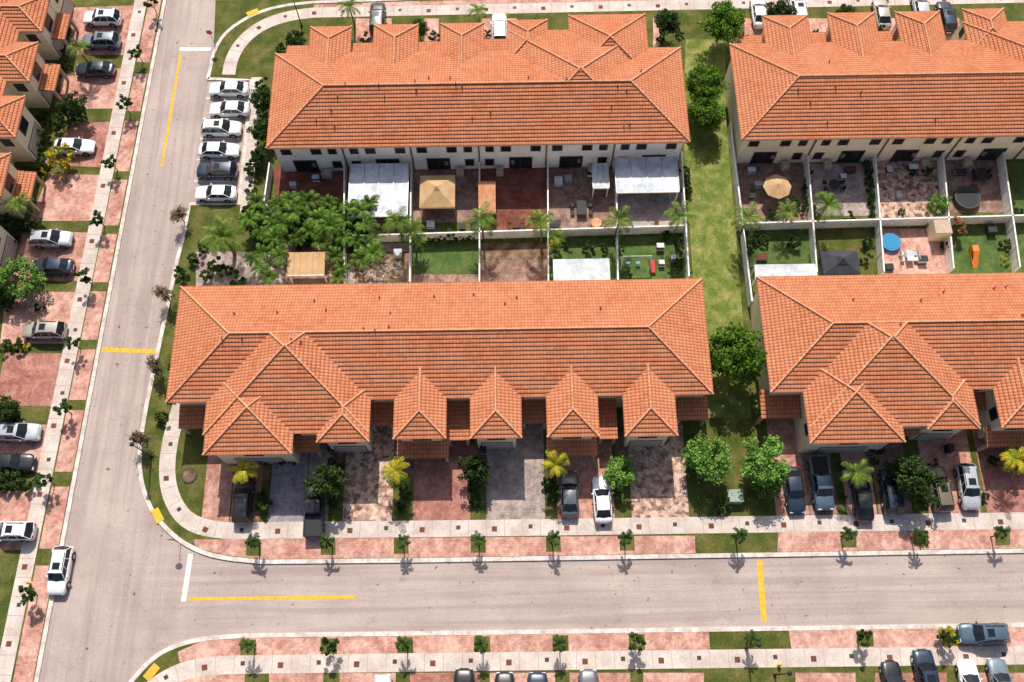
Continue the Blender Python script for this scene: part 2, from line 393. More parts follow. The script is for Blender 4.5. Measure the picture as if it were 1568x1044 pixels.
for a,b,mm in fd:
    def sx(x,y): return x+(x-740)/4200.0*(y-800)*1.0
    yb=800-(a-400)*0.0135
    sheets("driveway", [[(sx(a,640),640),(sx(b,640),640),(sx(b,yb),yb),(sx(a,yb),yb)]], 0.126, mm)
for a,b in [(395,412),(500,524),(600,634),(720,745),(836,855),(942,968)]:
    sheets("front_planter_bed", [[(a,640),(b,640),(b,735),(a,735)]], 0.124, 'dirt')
wd=[[(100,12),(206,8),(192,84),(100,84)],[(95,118),(188,104),(176,166),(88,166)],[(112,188),(172,186),(158,256),(60,252)],
    [(75,266),(160,268),(146,338),(45,338)],[(25,354),(142,356),(124,430),(10,430)],[(10,446),(118,447),(104,526),(0,526)],
    [(8,540),(100,541),(84,622),(-10,620)],[(-20,648),(78,650),(64,722),(-20,722)],[(-30,752),(58,752),(38,842),(-30,842)],[(-40,-80),(225,-80),(212,-8),(60,-8)]]
for i,p in enumerate(wd): sheets("driveway",[p],0.126,['pink2','pink','red','pink'][i%4])
for a,b,mm in [(250,375,'pink'),(412,495,'pink2'),(520,606,'pink'),(628,735,'red'),(750,850,'pink'),(872,965,'pink2'),(985,1078,'pink'),(1218,1310,'pink'),(1340,1450,'red'),(1465,1600,'pink2')]:
    sheets("driveway",[[(a,1030),(b,1030),(b,1180),(a,1180)]],0.126,mm)
for a,b in [(545,600),(650,672),(738,792),(1000,1010),(1140,1175),(1232,1268),(1335,1372),(1436,1470)]:
    sheets("driveway",[[(a,28),(b,28),(b,90),(a,90)]],0.126,'pink')
def bar(mb, a, b, wd_, z=0.010):
    A=G(a[0],a[1],z);B=G(b[0],b[1],z);d=(B-A).normalized();nn=Vector((-d.y,d.x,0))*wd_/2
    mb.poly([A-nn,B-nn,B+nn,A+nn])
mb=MB(); bar(mb,(289,917),(543,914),.32); bar(mb,(1163,858),(1170,951),.55); bar(mb,(155,535),(240,538),.5); bar(mb,(277,80),(248,254),.3)
mb.obj("yellow_road_marking",['yellow'])
mb=MB(); bar(mb,(292,848),(281,921),.5); bar(mb,(275,75),(323,75),.5); mb.obj("white_stop_line",['whitepaint'])
mb=MB()
def pad(x,y,a_):
    c=G(x,y,.155); u=Vector((cos(a_),sin(a_),0)); v=Vector((-sin(a_),cos(a_),0))
    mb.poly([c-u*.75-v*.4,c+u*.75-v*.4,c+u*.75+v*.4,c-u*.75+v*.4])
pad(241,789,radians(-58)); pad(387,19,radians(25)); pad(232,1029,radians(52))
mb.obj("yellow_kerb_ramp_pad",['yellow'])

# yards
def yard(lst,z=0.126):
    for x0,x1,x2,x3,y0,y1,mm in lst:
        sheets("yard_paving",[[(x0,y0),(x1,y0),(x3,y1),(x2,y1)]],z,mm)
yard([(418,531,425,531,255,310,'deck'),(531,632,531,632,245,368,'brownpav'),(632,735,632,735,245,340,'brownpav'),(735,838,735,838,245,360,'deck'),
      (838,941,838,942,240,360,'brownpav'),(941,1040,942,1046,238,356,'grey'),
      (300,435,300,435,385,445,'grey'),(435,533,435,533,375,445,'brownpav'),(533,631,533,631,372,445,'grey'),
      (632,735,630,735,420,445,'brownpav'),(735,838,735,838,398,445,'brownpav'),
      (1125,1230,1128,1236,238,350,'brownpav'),(1230,1330,1240,1336,250,330,'grey'),(1332,1432,1340,1442,240,338,'patchy'),(1432,1525,1442,1536,235,325,'brownpav'),
      (1342,1445,1346,1450,350,425,'pink')])
yard([(632,735,632,735,368,418,'turf'),(838,942,838,944,365,440,'turf'),(944,1047,944,1050,362,440,'turf'),(735,838,735,838,372,398,'dirt'),
      (1128,1240,1138,1250,352,430,'turf'),(1242,1342,1250,1346,350,425,'grass'),(1447,1548,1450,1556,350,425,'turf'),(1550,1640,1556,1640,240,420,'turf')])
yard([(540,628,545,622,385,432,'dirt')],0.131)
sheets("alley_grass",[[(1045,180),(1112,180),(1150,640),(1075,640)],[(1110,60),(1050,60),(1045,180),(1112,180)]],0.124,'grass2')

def rubble(px,py,rx,ry,n,name,mat):
    mb=MB(); c=G(px,py)
    for i in range(n):
        a=rnd.uniform(0,2*pi); q=math.sqrt(rnd.random()); p=c+Vector((cos(a)*rx*q,sin(a)*ry*q,0))
        r=rnd.uniform(.05,.28); hz=rnd.uniform(.03,.2)+.35*(1-q)
        pts=[p+Vector((cos(t)*r*rnd.uniform(.6,1.2),sin(t)*r*rnd.uniform(.6,1.2),0)) for t in [0,1.2,2.5,3.8,5.1]]
        top=p+Vector((0,0,hz))
        for j in range(5): mb.poly([pts[j],pts[(j+1)%5],top],0)
    return mb.obj(name,[mat])
rubble(585,412,2.6,1.4,190,"rubble_pile",'concrete')

# ------------------------------------------------------------ fences
def fence(a, b, h=1.8, name="white_fence"):
    A=G(*a);B=G(*b);d=B-A;L=d.length;d.normalize();nn=Vector((-d.y,d.x,0))
    mb=MB()
    def blk(p,q,w,z0,z1):
        v=[p-nn*w,q-nn*w,q+nn*w,p+nn*w]
        lo=[Vector((t.x,t.y,z0)) for t in v]; hi=[Vector((t.x,t.y,z1)) for t in v]
        mb.faces(lo+hi,[(0,1,5,4),(1,2,6,5),(2,3,7,6),(3,0,4,7),(4,5,6,7)])
    n=max(1,int(L/2.4)); s_=L/n
    for i in range(n):
        blk(A+d*(s_*i+.08),A+d*(s_*(i+1)-.08),.04,.16,h)
    for i in range(n+1): blk(A+d*(s_*i-.07),A+d*(s_*i+.07),.085,0.1,h+.08)
    blk(A,B,.08,h-.02,h+.05)
    mb.obj(name,['fence'])
for a,b in [((531,372),(1047,356)),((531,255),(531,440)),((632,255),(630,440)),((735,255),(735,440)),((838,252),(839,440)),((941,250),(944,438)),((1040,245),(1051,432)),
            ((418,262),(410,320)),((410,320),(425,340)),
            ((1114,200),(1146,470)),((1128,353),(1720,336)),((1230,245),(1244,425)),((1332,245),(1345,425)),((1434,243),(1450,420)),((1525,240),(1550,418)),((1625,235),(1655,415))]:
    fence(a,b)

# ------------------------------------------------------------ buildings
SL=0.38; EZ=5.8; CRS=0.42
def tile_face(mb, poly, course=CRS, lift=0.085, mi=0):
    p0=poly[0]; u=(poly[1]-p0).normalized(); n=u.cross(poly[2]-p0).normalized(); v=n.cross(u)
    pts=[((p-p0).dot(u),(p-p0).dot(v)) for p in poly]
    vm=max(q[1] for q in pts); k=0
    def clip(ps,lim,keep_above):
        out=[]
        for i in range(len(ps)):
            a=ps[i];b=ps[(i+1)%len(ps)]
            ia=(a[1]>=lim-1e-7) if keep_above else (a[1]<=lim+1e-7); ib=(b[1]>=lim-1e-7) if keep_above else (b[1]<=lim+1e-7)
            if ia: out.append(a)
            if ia!=ib:
                t=(lim-a[1])/(b[1]-a[1]); out.append((a[0]+(b[0]-a[0])*t,lim))
        return out
    while k*course<vm-1e-4:
        lo=k*course; hi=min(vm,(k+1)*course)
        ps=clip(clip(pts,lo,True),hi,False)
        if len(ps)>=3:
            P3=[p0+u*a+v*b+n*(lift*(1-(b-lo)/course)) for a,b in ps]
            mb.poly(P3,mi,[(a,b+(.001 if b<lo+1e-5 else -.001)) for a,b in ps])
            bot=sorted([q for q in ps if abs(q[1]-lo)<1e-5])
            if len(bot)>=2:
                a=bot[0];b=bot[-1]
                mb.poly([p0+u*a[0]+v*lo-n*.01,p0+u*b[0]+v*lo-n*.01,p0+u*b[0]+v*lo+n*lift,p0+u*a[0]+v*lo+n*lift],mi,[(a[0],lo+.01),(b[0],lo+.01),(b[0],lo+.01),(a[0],lo+.01)])
        k+=1
def capline(mb,a,b,r=0.115):
    a=a+Vector((0,0,.06)); b=b+Vector((0,0,.06)); L=(b-a).length
    n=max(1,int(L/0.4)); d=(b-a)/n
    for i in range(n):
        mb.cyl(a+d*i, a+d*(i+1.05), r*1.15, r*0.9, 6, 1, False)
def hip_faces(x0,x1,y0,y1,z0):
    w_=x1-x0; d=y1-y0; V=Vector
    c=[V((x0,y0,z0)),V((x1,y0,z0)),V((x1,y1,z0)),V((x0,y1,z0))]
    if w_>=d:
        h=d/2; A=V((x0+h,(y0+y1)/2,z0+h*SL)); B=V((x1-h,(y0+y1)/2,z0+h*SL))
        fs=[[c[0],c[1],B,A],[c[2],c[3],A,B],[c[3],c[0],A],[c[1],c[2],B]]
        caps=[(A,B),(c[0],A),(c[3],A),(c[1],B),(c[2],B)]
    else:
        h=w_/2; A=V(((x0+x1)/2,y0+h,z0+h*SL)); B=V(((x0+x1)/2,y1-h,z0+h*SL))
        fs=[[c[0],c[1],A],[c[1],c[2],B,A],[c[2],c[3],B],[c[3],c[0],A,B]]
        caps=[(A,B),(c[0],A),(c[1],A),(c[2],B),(c[3],B)]
    return fs,caps
def building(name, M, main, wings, bays, wall, porches=(), rear_windows=False, front=True, vents=12):
    """local frame: front faces -y"""
    e=bpy.data.objects.new(name,None); COL.objects.link(e); e.matrix_world=M
    rf=MB(); wl=MB(); wn=MB(); ex=MB()
    zr=EZ+min(main[1]-main[0],main[3]-main[2])/2*SL
    allr=[(main,'m')]+[(w_,'w') for w_ in wings]+[(b,'b') for b in bays]
    for i,(r,kind) in enumerate(allr):
        x0,x1,y0,y1=r; z0=EZ+0.006*i
        fs,caps=hip_faces(x0,x1,y0,y1,z0)
        for f in fs:
            q=[f[0]]
            for p in f[1:]:
                if (p-q[-1]).length>1e-3: q.append(p)
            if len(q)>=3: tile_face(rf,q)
        for a,b in caps:
            if (a-b).length<.3: continue
            if kind=='w' and abs(a.y-y1)<1e-3:
                t=(b.z-zr)/(b.z-a.z)
                if t<=0.02: continue
                a=b+(a-b)*t
            capline(rf,a,b)
        wl.box(x0+.04,x1-.04,y0+.04,y1-.04 if kind!='w' else y1-.3,EZ-.22+.003*i,EZ-.012+.006*i,1)
        yb = y1-.6 if kind=='m' else (y1-1.0 if kind=='b' else (main[2]+main[3])/2)
        wl.box(x0+.55,x1-.55,y0+.55+.0,yb,0.05,EZ-.15,0)
    def win(x,y,z,w_,h,side,door=0):
        s_=-1 if side=='f' else 1
        ya,yb_=(y-.05,y+.02) if s_<0 else (y-.02,y+.05)
        wn.box(x-w_/2-.09,x+w_/2+.09,ya,yb_,z-h/2-.09,z+h/2+.09,1)
        ya,yb_=(y-.075,y-.03) if s_<0 else (y+.03,y+.075)
        if door==2:
            wn.box(x-w_/2,x+w_/2,ya,yb_,z-h/2,z+h/2,2)
            for k in range(1,4): 
                zz=z-h/2+h*k/4; wn.box(x-w_/2,x+w_/2,ya-.008,yb_,zz-.02,zz+.02,1)
        else:
            n=2 if w_>1.0 else 1
            for k in range(n):
                xa=x-w_/2+w_*k/n+.03; wn.box(xa,xa+w_/n-.06,ya,yb_,z-h/2+.03,z+h/2-.03,0)
    x0,x1,y0,y1=main
    nU=max(1,round((x1-x0)/7.95)); U=(x1-x0-1.1)/nU
    yr=y1-.6
    for k in range(nU):
        ux=x0+.55+U*k
        if rear_windows:
            fl=(k%2)
            for fx,w_,h in ((.16,1.0,.9),(.60,1.0,.9),(.84,.8,.9)):
                fx=1-fx if fl else fx
                win(ux+U*fx,yr,4.15,w_,h,'r')
            fx=.62 if fl else .38
            win(ux+U*fx,yr,1.28,2.5,2.2,'r')
            win(ux+U*(.85 if not fl else .15),yr,1.5,.9,1.2,'r')
            if k>0: ex.box(ux-.08,ux+.08,yr,yr+.14,.1,EZ-.25,0)
            ax=ux+U*(.70 if fl==0 else .3); ex.bbox(ax-.42,ax+.42,yr+.3,yr+1.1,.12,1.0,1)
            ex.cyl((ax,yr+.7,1.0),(ax,yr+.7,1.03),.33,.33,14,2)
            ex.box(ux+U*.5-.2,ux+U*.5+.2,yr,yr+.15,1.2,1.9,2)
        if front:
            win(ux+U*.5,y0+.55,1.25,2.0,2.1,'f'); win(ux+U*.5,y0+.55,4.4,1.4,1.2,'f')
    for r in list(bays)+list(wings):
        bx0,bx1,by0,by1=r; xm=(bx0+bx1)/2
        if front:
            win(xm,by0+.55,4.1,1.7,1.4,'f')
            win(xm,by0+.55,1.2,min(4.6,bx1-bx0-2),2.1,'f',2)
            for sg in (-1,1):
                xs=bx1-.55 if sg>0 else bx0+.55
                wn.box(min(xs,xs+sg*.06),max(xs,xs+sg*.06),by0+1.4,by0+2.6,3.3,4.7,0)
    for (a,b,c,d,zt) in porches:
        pr=[Vector((a,c,zt-.55)),Vector((b,c,zt-.55)),Vector((b,d,zt)),Vector((a,d,zt))]
        tile_face(rf,pr,CRS,0.07)
        wl.box(a+.04,b-.04,c+.04,d,zt-.75,zt-.57,1)
        for xx in (a+.25,b-.25): ex.bbox(xx-.15,xx+.15,c+.15,c+.45,.12,zt-.7,1)
    r2=random.Random(len(name)*7+int(x1*10))
    for k in range(vents):
        vx=r2.uniform(x0+5,x1-5); vy=r2.uniform(y0+1.5,y1-1.5)
        z=EZ+SL*min(vy-y0,y1-vy)
        for w_ in wings:
            if w_[0]<vx<w_[1] and w_[2]<vy<w_[3]: z=max(z,EZ+SL*min(vx-w_[0],w_[1]-vx,vy-w_[2],w_[3]-vy))
        if any(b_[0]-.5<vx<b_[1]+.5 and vy<b_[2]+9 for b_ in bays): continue
        ex.cyl((vx,vy,z-.2),(vx,vy,z+.5),.06,.06,6,0); ex.cyl((vx,vy,z-.05),(vx,vy,z+.12),.18,.07,8,0)
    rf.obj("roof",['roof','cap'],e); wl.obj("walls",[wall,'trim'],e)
    wn.obj("windows_and_doors",['glass','frame','garage'],e); ex.obj("vents_and_fittings",['pipe','trim','steel'],e)
    return e
def ex_(px,py,z=EZ): return G(px,py,z).x
def ey_(px,py,z=EZ): return G(px,py,z).y
I4=Matrix.Identity(4); R180=Matrix.Rotation(pi,4,'Z')
def avg(*a): return sum(a)/len(a)
b1=(avg(ex_(275,438),ex_(257,615)),avg(ex_(1075,428),ex_(1092,605)),avg(ey_(257,615),ey_(1092,605)),avg(ey_(275,438),ey_(1075,428)))
def bayS(xa,xb,y,main,back=6.0):
    return (ex_(xa,y),ex_(xb,y),avg(ey_(xa,y),ey_(xb,y)),main[2]+back)
w1=(ex_(311,668),ex_(564,664),ey_(440,664),b1[3])
bays1=[bayS(311,447,696,b1,2.0),bayS(485,565,677,b1,1.5)]
b0,b_1,b2_,b3_=bays1[0]; bays1[0]=(b0,b_1,b2_,b2_+(b_1-b0))
bays1+= [bayS(602,683,672,b1),bayS(720,799,671,b1),bayS(838,918,669,b1),bayS(957,1038,668,b1)]
def porchS(xa,xb,ya,yb,zt=3.4): return (G(xa,yb,zt-.5).x,G(xb,yb,zt-.5).x,G((xa+xb)/2,yb,zt-.55).y,G((xa+xb)/2,ya,zt).y)+(zt,)
p1=[porchS(273,311,612,656),porchS(566,602,608,652),porchS(683,719,606,674),porchS(799,838,604,648),porchS(918,946,602,672),porchS(1038,1085,602,643),
    porchS(447,488,655,693,3.2),porchS(608,687,672,702,3.0),porchS(838,915,668,698,3.0)]
building("terracotta_townhouse_row",I4,b1,[w1],bays1,'cream_wall',p1,vents=26)
b2=(avg(ex_(1158,425),ex_(1180,602)),0,avg(ey_(1180,602),ey_(1568,594)),avg(ey_(1158,425),ey_(1568,417)))
b2=(b2[0],b2[0]+58,b2[2],b2[3])
w2=(ex_(1240,655),ex_(1500,650),ey_(1370,653),b2[3])
t=bayS(1240,1386,678,b2)
bays2=[(t[0],t[1],t[2],t[2]+(t[1]-t[0])),bayS(1420,1500,657,b2,1.5),bayS(1533,1614,655,b2),bayS(1652,1733,653,b2),bayS(1771,1852,651,b2)]
p2=[porchS(1166,1240,596,640),porchS(1494,1533,592,628),porchS(1386,1420,650,665,3.2),porchS(1512,1600,650,684,3.0)]
building("terracotta_townhouse_row",I4,b2,[w2],bays2,'cream_wall',p2,vents=22)
def neg(r): return (-r[1],-r[0],-r[3],-r[2])
b3=(avg(ex_(421,85),ex_(408,230)),avg(ex_(1043,70),ex_(1055,215)),avg(ey_(408,230),ey_(1055,215)),avg(ey_(421,85),ey_(1043,70)))
def bayN(xa,xb,y,main,back=6.0): return (ex_(xa,y),ex_(xb,y),main[3]-back,avg(ey_(xa,y),ey_(xb,y)))
w3=(ex_(779,45),ex_(986,45),b3[2],ey_(880,46))
t=bayN(870,988,23,b3); tw=t[1]-t[0]
bays3=[bayN(476,539,41,b3),bayN(573,641,38,b3),bayN(675,741,36,b3),bayN(777,838,31,b3,1.5),(t[0],t[1],t[3]-tw,t[3])]
def porchN(xa,xb,ya,yb,zt=3.4):
    return (-G(xb,ya,zt-.5).x,-G(xa,ya,zt-.5).x,-G((xa+xb)/2,ya,zt-.55).y,-G((xa+xb)/2,yb,zt).y,zt)
p3=[porchN(440,476,70,95),porchN(541,573,66,95),porchN(641,675,64,93),porchN(741,777,60,92)]
building("terracotta_townhouse_row",R180,neg(b3),[neg(w3)],[neg(b) for b in bays3],'white_wall',p3,True,vents=30)
b4=(avg(ex_(1117,68),ex_(1135,215)),0,avg(ey_(1135,215),ey_(1568,207)),avg(ey_(1117,68),ey_(1568,60)))
b4=(b4[0],b4[0]+66,b4[2],b4[3])
w4=(ex_(1474,33),ex_(1690,31),b4[2],ey_(1580,33))
bays4=[bayN(1166,1236,24,b4),bayN(1266,1338,20,b4),bayN(1369,1438,18,b4),bayN(1472,1536,14,b4,1.5)]
p4=[porchN(1130,1166,55,80),porchN(1236,1266,50,78),porchN(1338,1369,48,75)]
building("terracotta_townhouse_row",R180,neg(b4),[neg(w4)],[neg(b) for b in bays4],'cream_wall',p4,True,vents=26)
# west row
A=G(55,1044);B=G(252,0);dr=(B-A).normalized(); ang=math.atan2(dr.y,dr.x)
MW=Matrix.Translation(G(252,0))@Matrix.Rotation(ang,4,'Z'); MWi=MW.inverted()
def LW(px,py,z): 
    p=G(px,py,z); return MWi@p
bf=LW(72,20,EZ).y
bays5=[]
for ya,yb,x in [(-45,-5,80),(0,42,72),(66,126,46),(150,210,27),(238,300,4),(330,392,-18)]:
    a=LW(x,yb,EZ);b=LW(x,ya,EZ); xm=(a.x+b.x)/2; bays5.append((xm-2.75,xm+2.75,bf,bf+7.5))
m5=(bays5[-1][0]-8,bays5[0][1]+14,bf+2.6,bf+15.2)
p5=[]
for (xx,yy) in [(72,118),(34,285),(88,40)]:
    q=LW(xx,yy,3.0); p5.append((q.x-1.9,q.x+1.9,q.y-1.2,q.y+2.0,3.3))
building("terracotta_townhouse_row",MW,m5,[],bays5,'cream_wall',p5,vents=6)

# ------------------------------------------------------------ vegetation
def leafquad(mb,c,size,r,mi,up=0.9):
    n=Vector((r.gauss(0,1),r.gauss(0,1),r.gauss(0,1)+up)).normalized()
    u=n.orthogonal().normalized(); v=n.cross(u); a=r.uniform(0,pi); u2=u*cos(a)+v*sin(a); v2=n.cross(u2)
    s1=size*r.uniform(.7,1.3); s2=s1*.6
    mb.poly([c-u2*s1,c-v2*s2,c+u2*s1,c+v2*s2],mi)
def tree_mesh(name,seed,h,cr,leaf,clumps=34,per=60,ls=0.17,flat=0.8,trunk_r=.13):
    r=random.Random(seed); mb=MB(); zc=h-cr*flat
    mb.cyl((0,0,0),(0.05,0,zc*.55),trunk_r,trunk_r*.75,8,1)
    cs=[]
    for i in range(clumps):
        while True:
            p=Vector((r.uniform(-1,1),r.uniform(-1,1),r.uniform(-.9,1)))
            if .2<p.length<1: break
        p=p.normalized()*(p.length**.6)
        k=r.uniform(.72,1.1)
        cs.append((Vector((p.x*cr*k,p.y*cr*k,zc+p.z*cr*flat*k)),cr*r.uniform(.18,.34)))
    for c,rr in cs:
        if r.random()<.4:
            mid=Vector((c.x*.35,c.y*.35,zc*.6+ (c.z-zc)*.3)); 
            mb.cyl((0.05,0,zc*.5),mid,trunk_r*.5,trunk_r*.3,5,1,False); mb.cyl(mid,c,trunk_r*.3,trunk_r*.1,5,1,False)
        for j in range(per):
            d=Vector((r.gauss(0,1),r.gauss(0,1),r.gauss(0,1))); d=d.normalized()*rr*(r.random()**.4)
            d.z*=.75
            leafquad(mb,c+d,ls,r,0)
    return mb.mesh(name,[leaf,'bark'])
def palm_mesh(name,seed,h,fr,leaf,nf=16,nl=13,lw=.05,droop=.9,trunk=.13,els=(.05,1.15)):
    r=random.Random(seed); mb=MB(); bx,by=r.uniform(-.2,.2),r.uniform(-.2,.2)
    prev=Vector((0,0,0))
    for k in range(1,6):
        q=Vector((bx*(k/5)**2,by*(k/5)**2,h*k/5)); mb.cyl(prev,q,trunk*(1.15-.08*k),trunk*(1.08-.08*k),8,1,False); prev=q
    top=Vector((bx,by,h))
    for i in range(nf):
        a=2*pi*i/nf+r.uniform(-.25,.25); el=r.uniform(*els); L=fr*r.uniform(.75,1.12)
        hd=Vector((cos(a),sin(a),0)); sd=Vector((-sin(a),cos(a),0))
        pts=[];p=top.copy();ang_=el;st=L/8
        for k in range(9):
            pts.append(p.copy()); p=p+(hd*cos(ang_)+Vector((0,0,sin(ang_))))*st; ang_-=droop*(.16+.05*k)
        for k in range(8):
            mb.cyl(pts[k],pts[k+1],.03-.003*k,.027-.003*k,4,0,False)
        for k in range(nl):
            t=(k+1.2)/(nl+1)*8; i0=min(7,int(t)); c=pts[i0].lerp(pts[i0+1],t-i0)
            fd_=(pts[i0+1]-pts[i0]).normalized(); ll=L*.26*(sin(pi*min(1,(k+2)/(nl+2)))**.6)
            for sgn in (-1,1):
                d=(sd*sgn*.75+fd_*.7+Vector((0,0,-.35+r.uniform(-.15,.15)))).normalized()
                wv=fd_*lw*r.uniform(.8,1.3)
                mb.poly([c-wv,c+wv,c+wv*.8+d*ll*.6,c+d*ll,c-wv*.9+d*ll*.6],0)
    return mb.mesh(name,[leaf,'bark'])
def bare_mesh(name,seed,h,cr,leaf):
    r=random.Random(seed); mb=MB(); mb.cyl((0,0,0),(0,0,h*.5),.07,.05,6,1)
    for i in range(34):
        a=r.uniform(0,2*pi); e=r.uniform(.1,1.3); L=cr*r.uniform(.5,1.05)
        b=Vector((0,0,h*r.uniform(.4,.62))); c=b+Vector((cos(a)*cos(e),sin(a)*cos(e),sin(e)*.9))*L
        mb.cyl(b,c,.03,.012,4,1,False)
        for j in range(28):
            q=b.lerp(c,r.uniform(.5,1.05))+Vector((r.gauss(0,.15),r.gauss(0,.15),r.gauss(0,.15)))
            leafquad(mb,q,.10,r,0)
    return mb.mesh(name,[leaf,'bark'])
TM={}
for i in range(3):
    TM['dark%d'%i]=tree_mesh("tree_dark",20+i,5.2,2.1,'leaf_dark',50,60,.16)
    TM['mid%d'%i]=tree_mesh("tree_mid",30+i,6.0,2.6,'leaf_mid',86,70,.16)
    TM['bright%d'%i]=tree_mesh("tree_bright",40+i,5.0,2.3,'leaf_bright',70,60,.14)
    TM['small%d'%i]=tree_mesh("tree_small",50+i,2.8,.8,'leaf_dark',14,44,.12,.9,.06)
    TM['shrub%d'%i]=tree_mesh("shrub",60+i,1.3,.75,'leaf_dark',12,40,.12,.8,.05)
    TM['shruby%d'%i]=tree_mesh("shruby",65+i,1.3,.75,'leaf_yellow',10,36,.12,.8,.05)
    TM['palm%d'%i]=palm_mesh("palm",70+i,4.6,2.3,'leaf_palm',14,12,.055)
    TM['ypalm%d'%i]=palm_mesh("ypalm",80+i,4.0,1.9,'leaf_yellow',13,11,.05)
    TM['areca%d'%i]=palm_mesh("areca",90+i,3.2,2.0,'leaf_areca',11,11,.07,.85,.07,(.25,1.2))
    TM['spalm%d'%i]=palm_mesh("spalm",95+i,2.7,1.15,'leaf_dark',12,9,.05,1.1,.07)
    TM['bare%d'%i]=bare_mesh("bare",100+i,3.2,1.35,'leaf_brown')
TM['dpalm0']=palm_mesh("dpalm",120,4.2,3.0,'leaf_palm',24,15,.055,.8,.22)
TM['red0']=tree_mesh("tree_red",130,2.6,1.2,'leaf_red',14,40,.13)
TM['yel0']=tree_mesh("tree_yel",131,4.6,2.4,'leaf_bright',46,50)
TM['yt0']=tree_mesh("tree_yt",132,3.4,1.5,'leaf_yellow',20,45,.14)
def plant(kind,px,py,hc,sc=1.0,name="tree"):
    ks=[k for k in TM if k[:-1]==kind]; me=TM[rnd.choice(ks)]
    p=G(px,py,hc); p.z=GZ
    return put(name,me,p,rnd.uniform(0,6.28),sc*rnd.uniform(.94,1.06))
for x,y in [(610,340),(738,335),(830,342),(948,335),(1042,330),(1145,332),(1265,318)]: plant('palm',x,y,4.6,1.0,"palm_tree")
plant('palm',632,352,4,.8,"palm_tree"); plant('palm',1205,325,3.6,.75,"palm_tree"); plant('palm',852,362,3,.6,"palm_tree")
plant('dpalm',343,362,4.2,1.0,"date_palm_tree")
for x,y in [(373,720),(607,720),(850,714),(1555,702)]: 
    plant('ypalm',x,y,4.0,1.0,"palm_tree")
plant('palm',610,730,3.4,.6,"palm_tree")
plant('palm',1310,722,4.2,.85,"palm_tree"); plant('palm',120,74,4.2,.85,"palm_tree"); plant('palm',30,310,4.2,.9,"palm_tree")
plant('palm',535,6,4.2,.8,"palm_tree"); plant('palm',733,12,4.2,.8,"palm_tree")
ar=[]
tries=0
while len(ar)<32 and tries<4000:
    tries+=1
    x=rnd.uniform(378,572); y=rnd.uniform(302,392)
    if y>372 and 432<x<505: continue
    if all((x-a)**2+((y-b)*1.15)**2>20**2 for a,b in ar): ar.append((x,y))
for x,y in ar: plant('areca',x,y,3.3*1.0,rnd.uniform(.65,.98),"areca_palm")
for x,y in [(398,405),(520,405),(515,420),(412,420),(375,335),(600,332),(640,365)]: plant('areca',x,y,3.0,.7,"areca_palm")
for i in range(26): plant('shrub',rnd.uniform(385,560),rnd.uniform(318,385),.8,1.5,"understorey_shrub")
for x,y,s in [(1128,545,1.08),(1082,125,.9),(1108,28,.95),(1085,165,.75)]: plant('mid',x,y,4.2,s,"broadleaf_tree")
for x,y,s in [(1085,702,.98),(1172,708,1.0),(1185,735,.6)]: plant('bright',x,y,3.6,s,"broadleaf_tree")
for x,y,s in [(498,735,.95),(727,716,.72),(1405,736,.95),(1385,716,.7),(1022,28,.8),(448,52,.6),(398,145,.7),(396,190,.7),(640,30,.55),(106,155,.7),(390,225,.5),(1195,14,.8),(1300,8,.6),(0,620,.6)]: plant('dark',x,y,3.5,s,"broadleaf_tree")
plant('yel',28,422,3.2,1.0,"broadleaf_tree"); plant('yt',92,238,2.4,.9,"broadleaf_tree"); plant('yel',950,720,3,.7,"broadleaf_tree"); plant('yt',1552,706,2,.8,"broadleaf_tree")
plant('red',1468,345,2,1.0,"flowering_shrub"); plant('yt',848,368,2,.5,"broadleaf_tree"); plant('yt',1455,975,2.2,.6,"broadleaf_tree"); plant('yel',1440,310,2,.5,"broadleaf_tree")
for x,y in [(272,325),(250,448),(235,557),(213,670)]: plant('bare',x,y,2.4,1.0,"sparse_street_tree")
for x,y in [(210,80),(190,160),(170,248),(150,335),(130,425),(112,525),(97,625),(70,735),(43,908),(232,5)]: plant('small',x,y,2.0,1.05 ,"young_street_tree")
for x in [388,502,614,732,847,960,1135,1300,1410,1535]: plant('spalm',x,832-(x-388)*.014,2.5,1.0,"young_palm_tree")
for x in [380,503,620,738,858,975,1152,1325,1455]: plant('small' if x%2 else 'spalm',x,990-(x-380)*.012,2.4,.95,"young_street_tree")
def shr(lst,kind='shrub',name="shrub",s=(.6,1.1)):
    for x,y in lst: plant(kind,x,y,.6,rnd.uniform(*s),name)
shr([(1330+i*1.2,255+i*11) for i in range(8)]); shr([(1236+rnd.uniform(-4,4),262+i*14) for i in range(5)]); shr([(1215,305),(1180,330),(1225,318),(1250,330),(1300,335),(1380,325),(1400,265),(1420,262)])
shr([(660+i*15,364) for i in range(5)]); shr([(950,380),(1040,372),(1035,410),(1040,395),(960,420),(1020,360),(900,376),(870,375),(925,380)])
shr([(430+i*18,700+rnd.uniform(-6,6)) for i in range(2)]+[(510,705),(520,715),(612,742),(620,755),(725,745),(735,730),(842,742),(848,755),(950,745),(945,752),(400,705),(1060,700),(1110,770),(1290,712),(1340,706),(1430,712),(1520,705),(1100,778),(400,760),(404,775),(510,770),(512,752),(615,772),(728,765),(1292,760),(1412,765),(1510,760)])
shr([(430,75),(540,88),(560,60),(650,70),(745,50),(820,40),(1140,58),(1250,50),(1350,45),(1455,40),(1010,60),(1040,50),(665,55),(755,75),(555,80)])
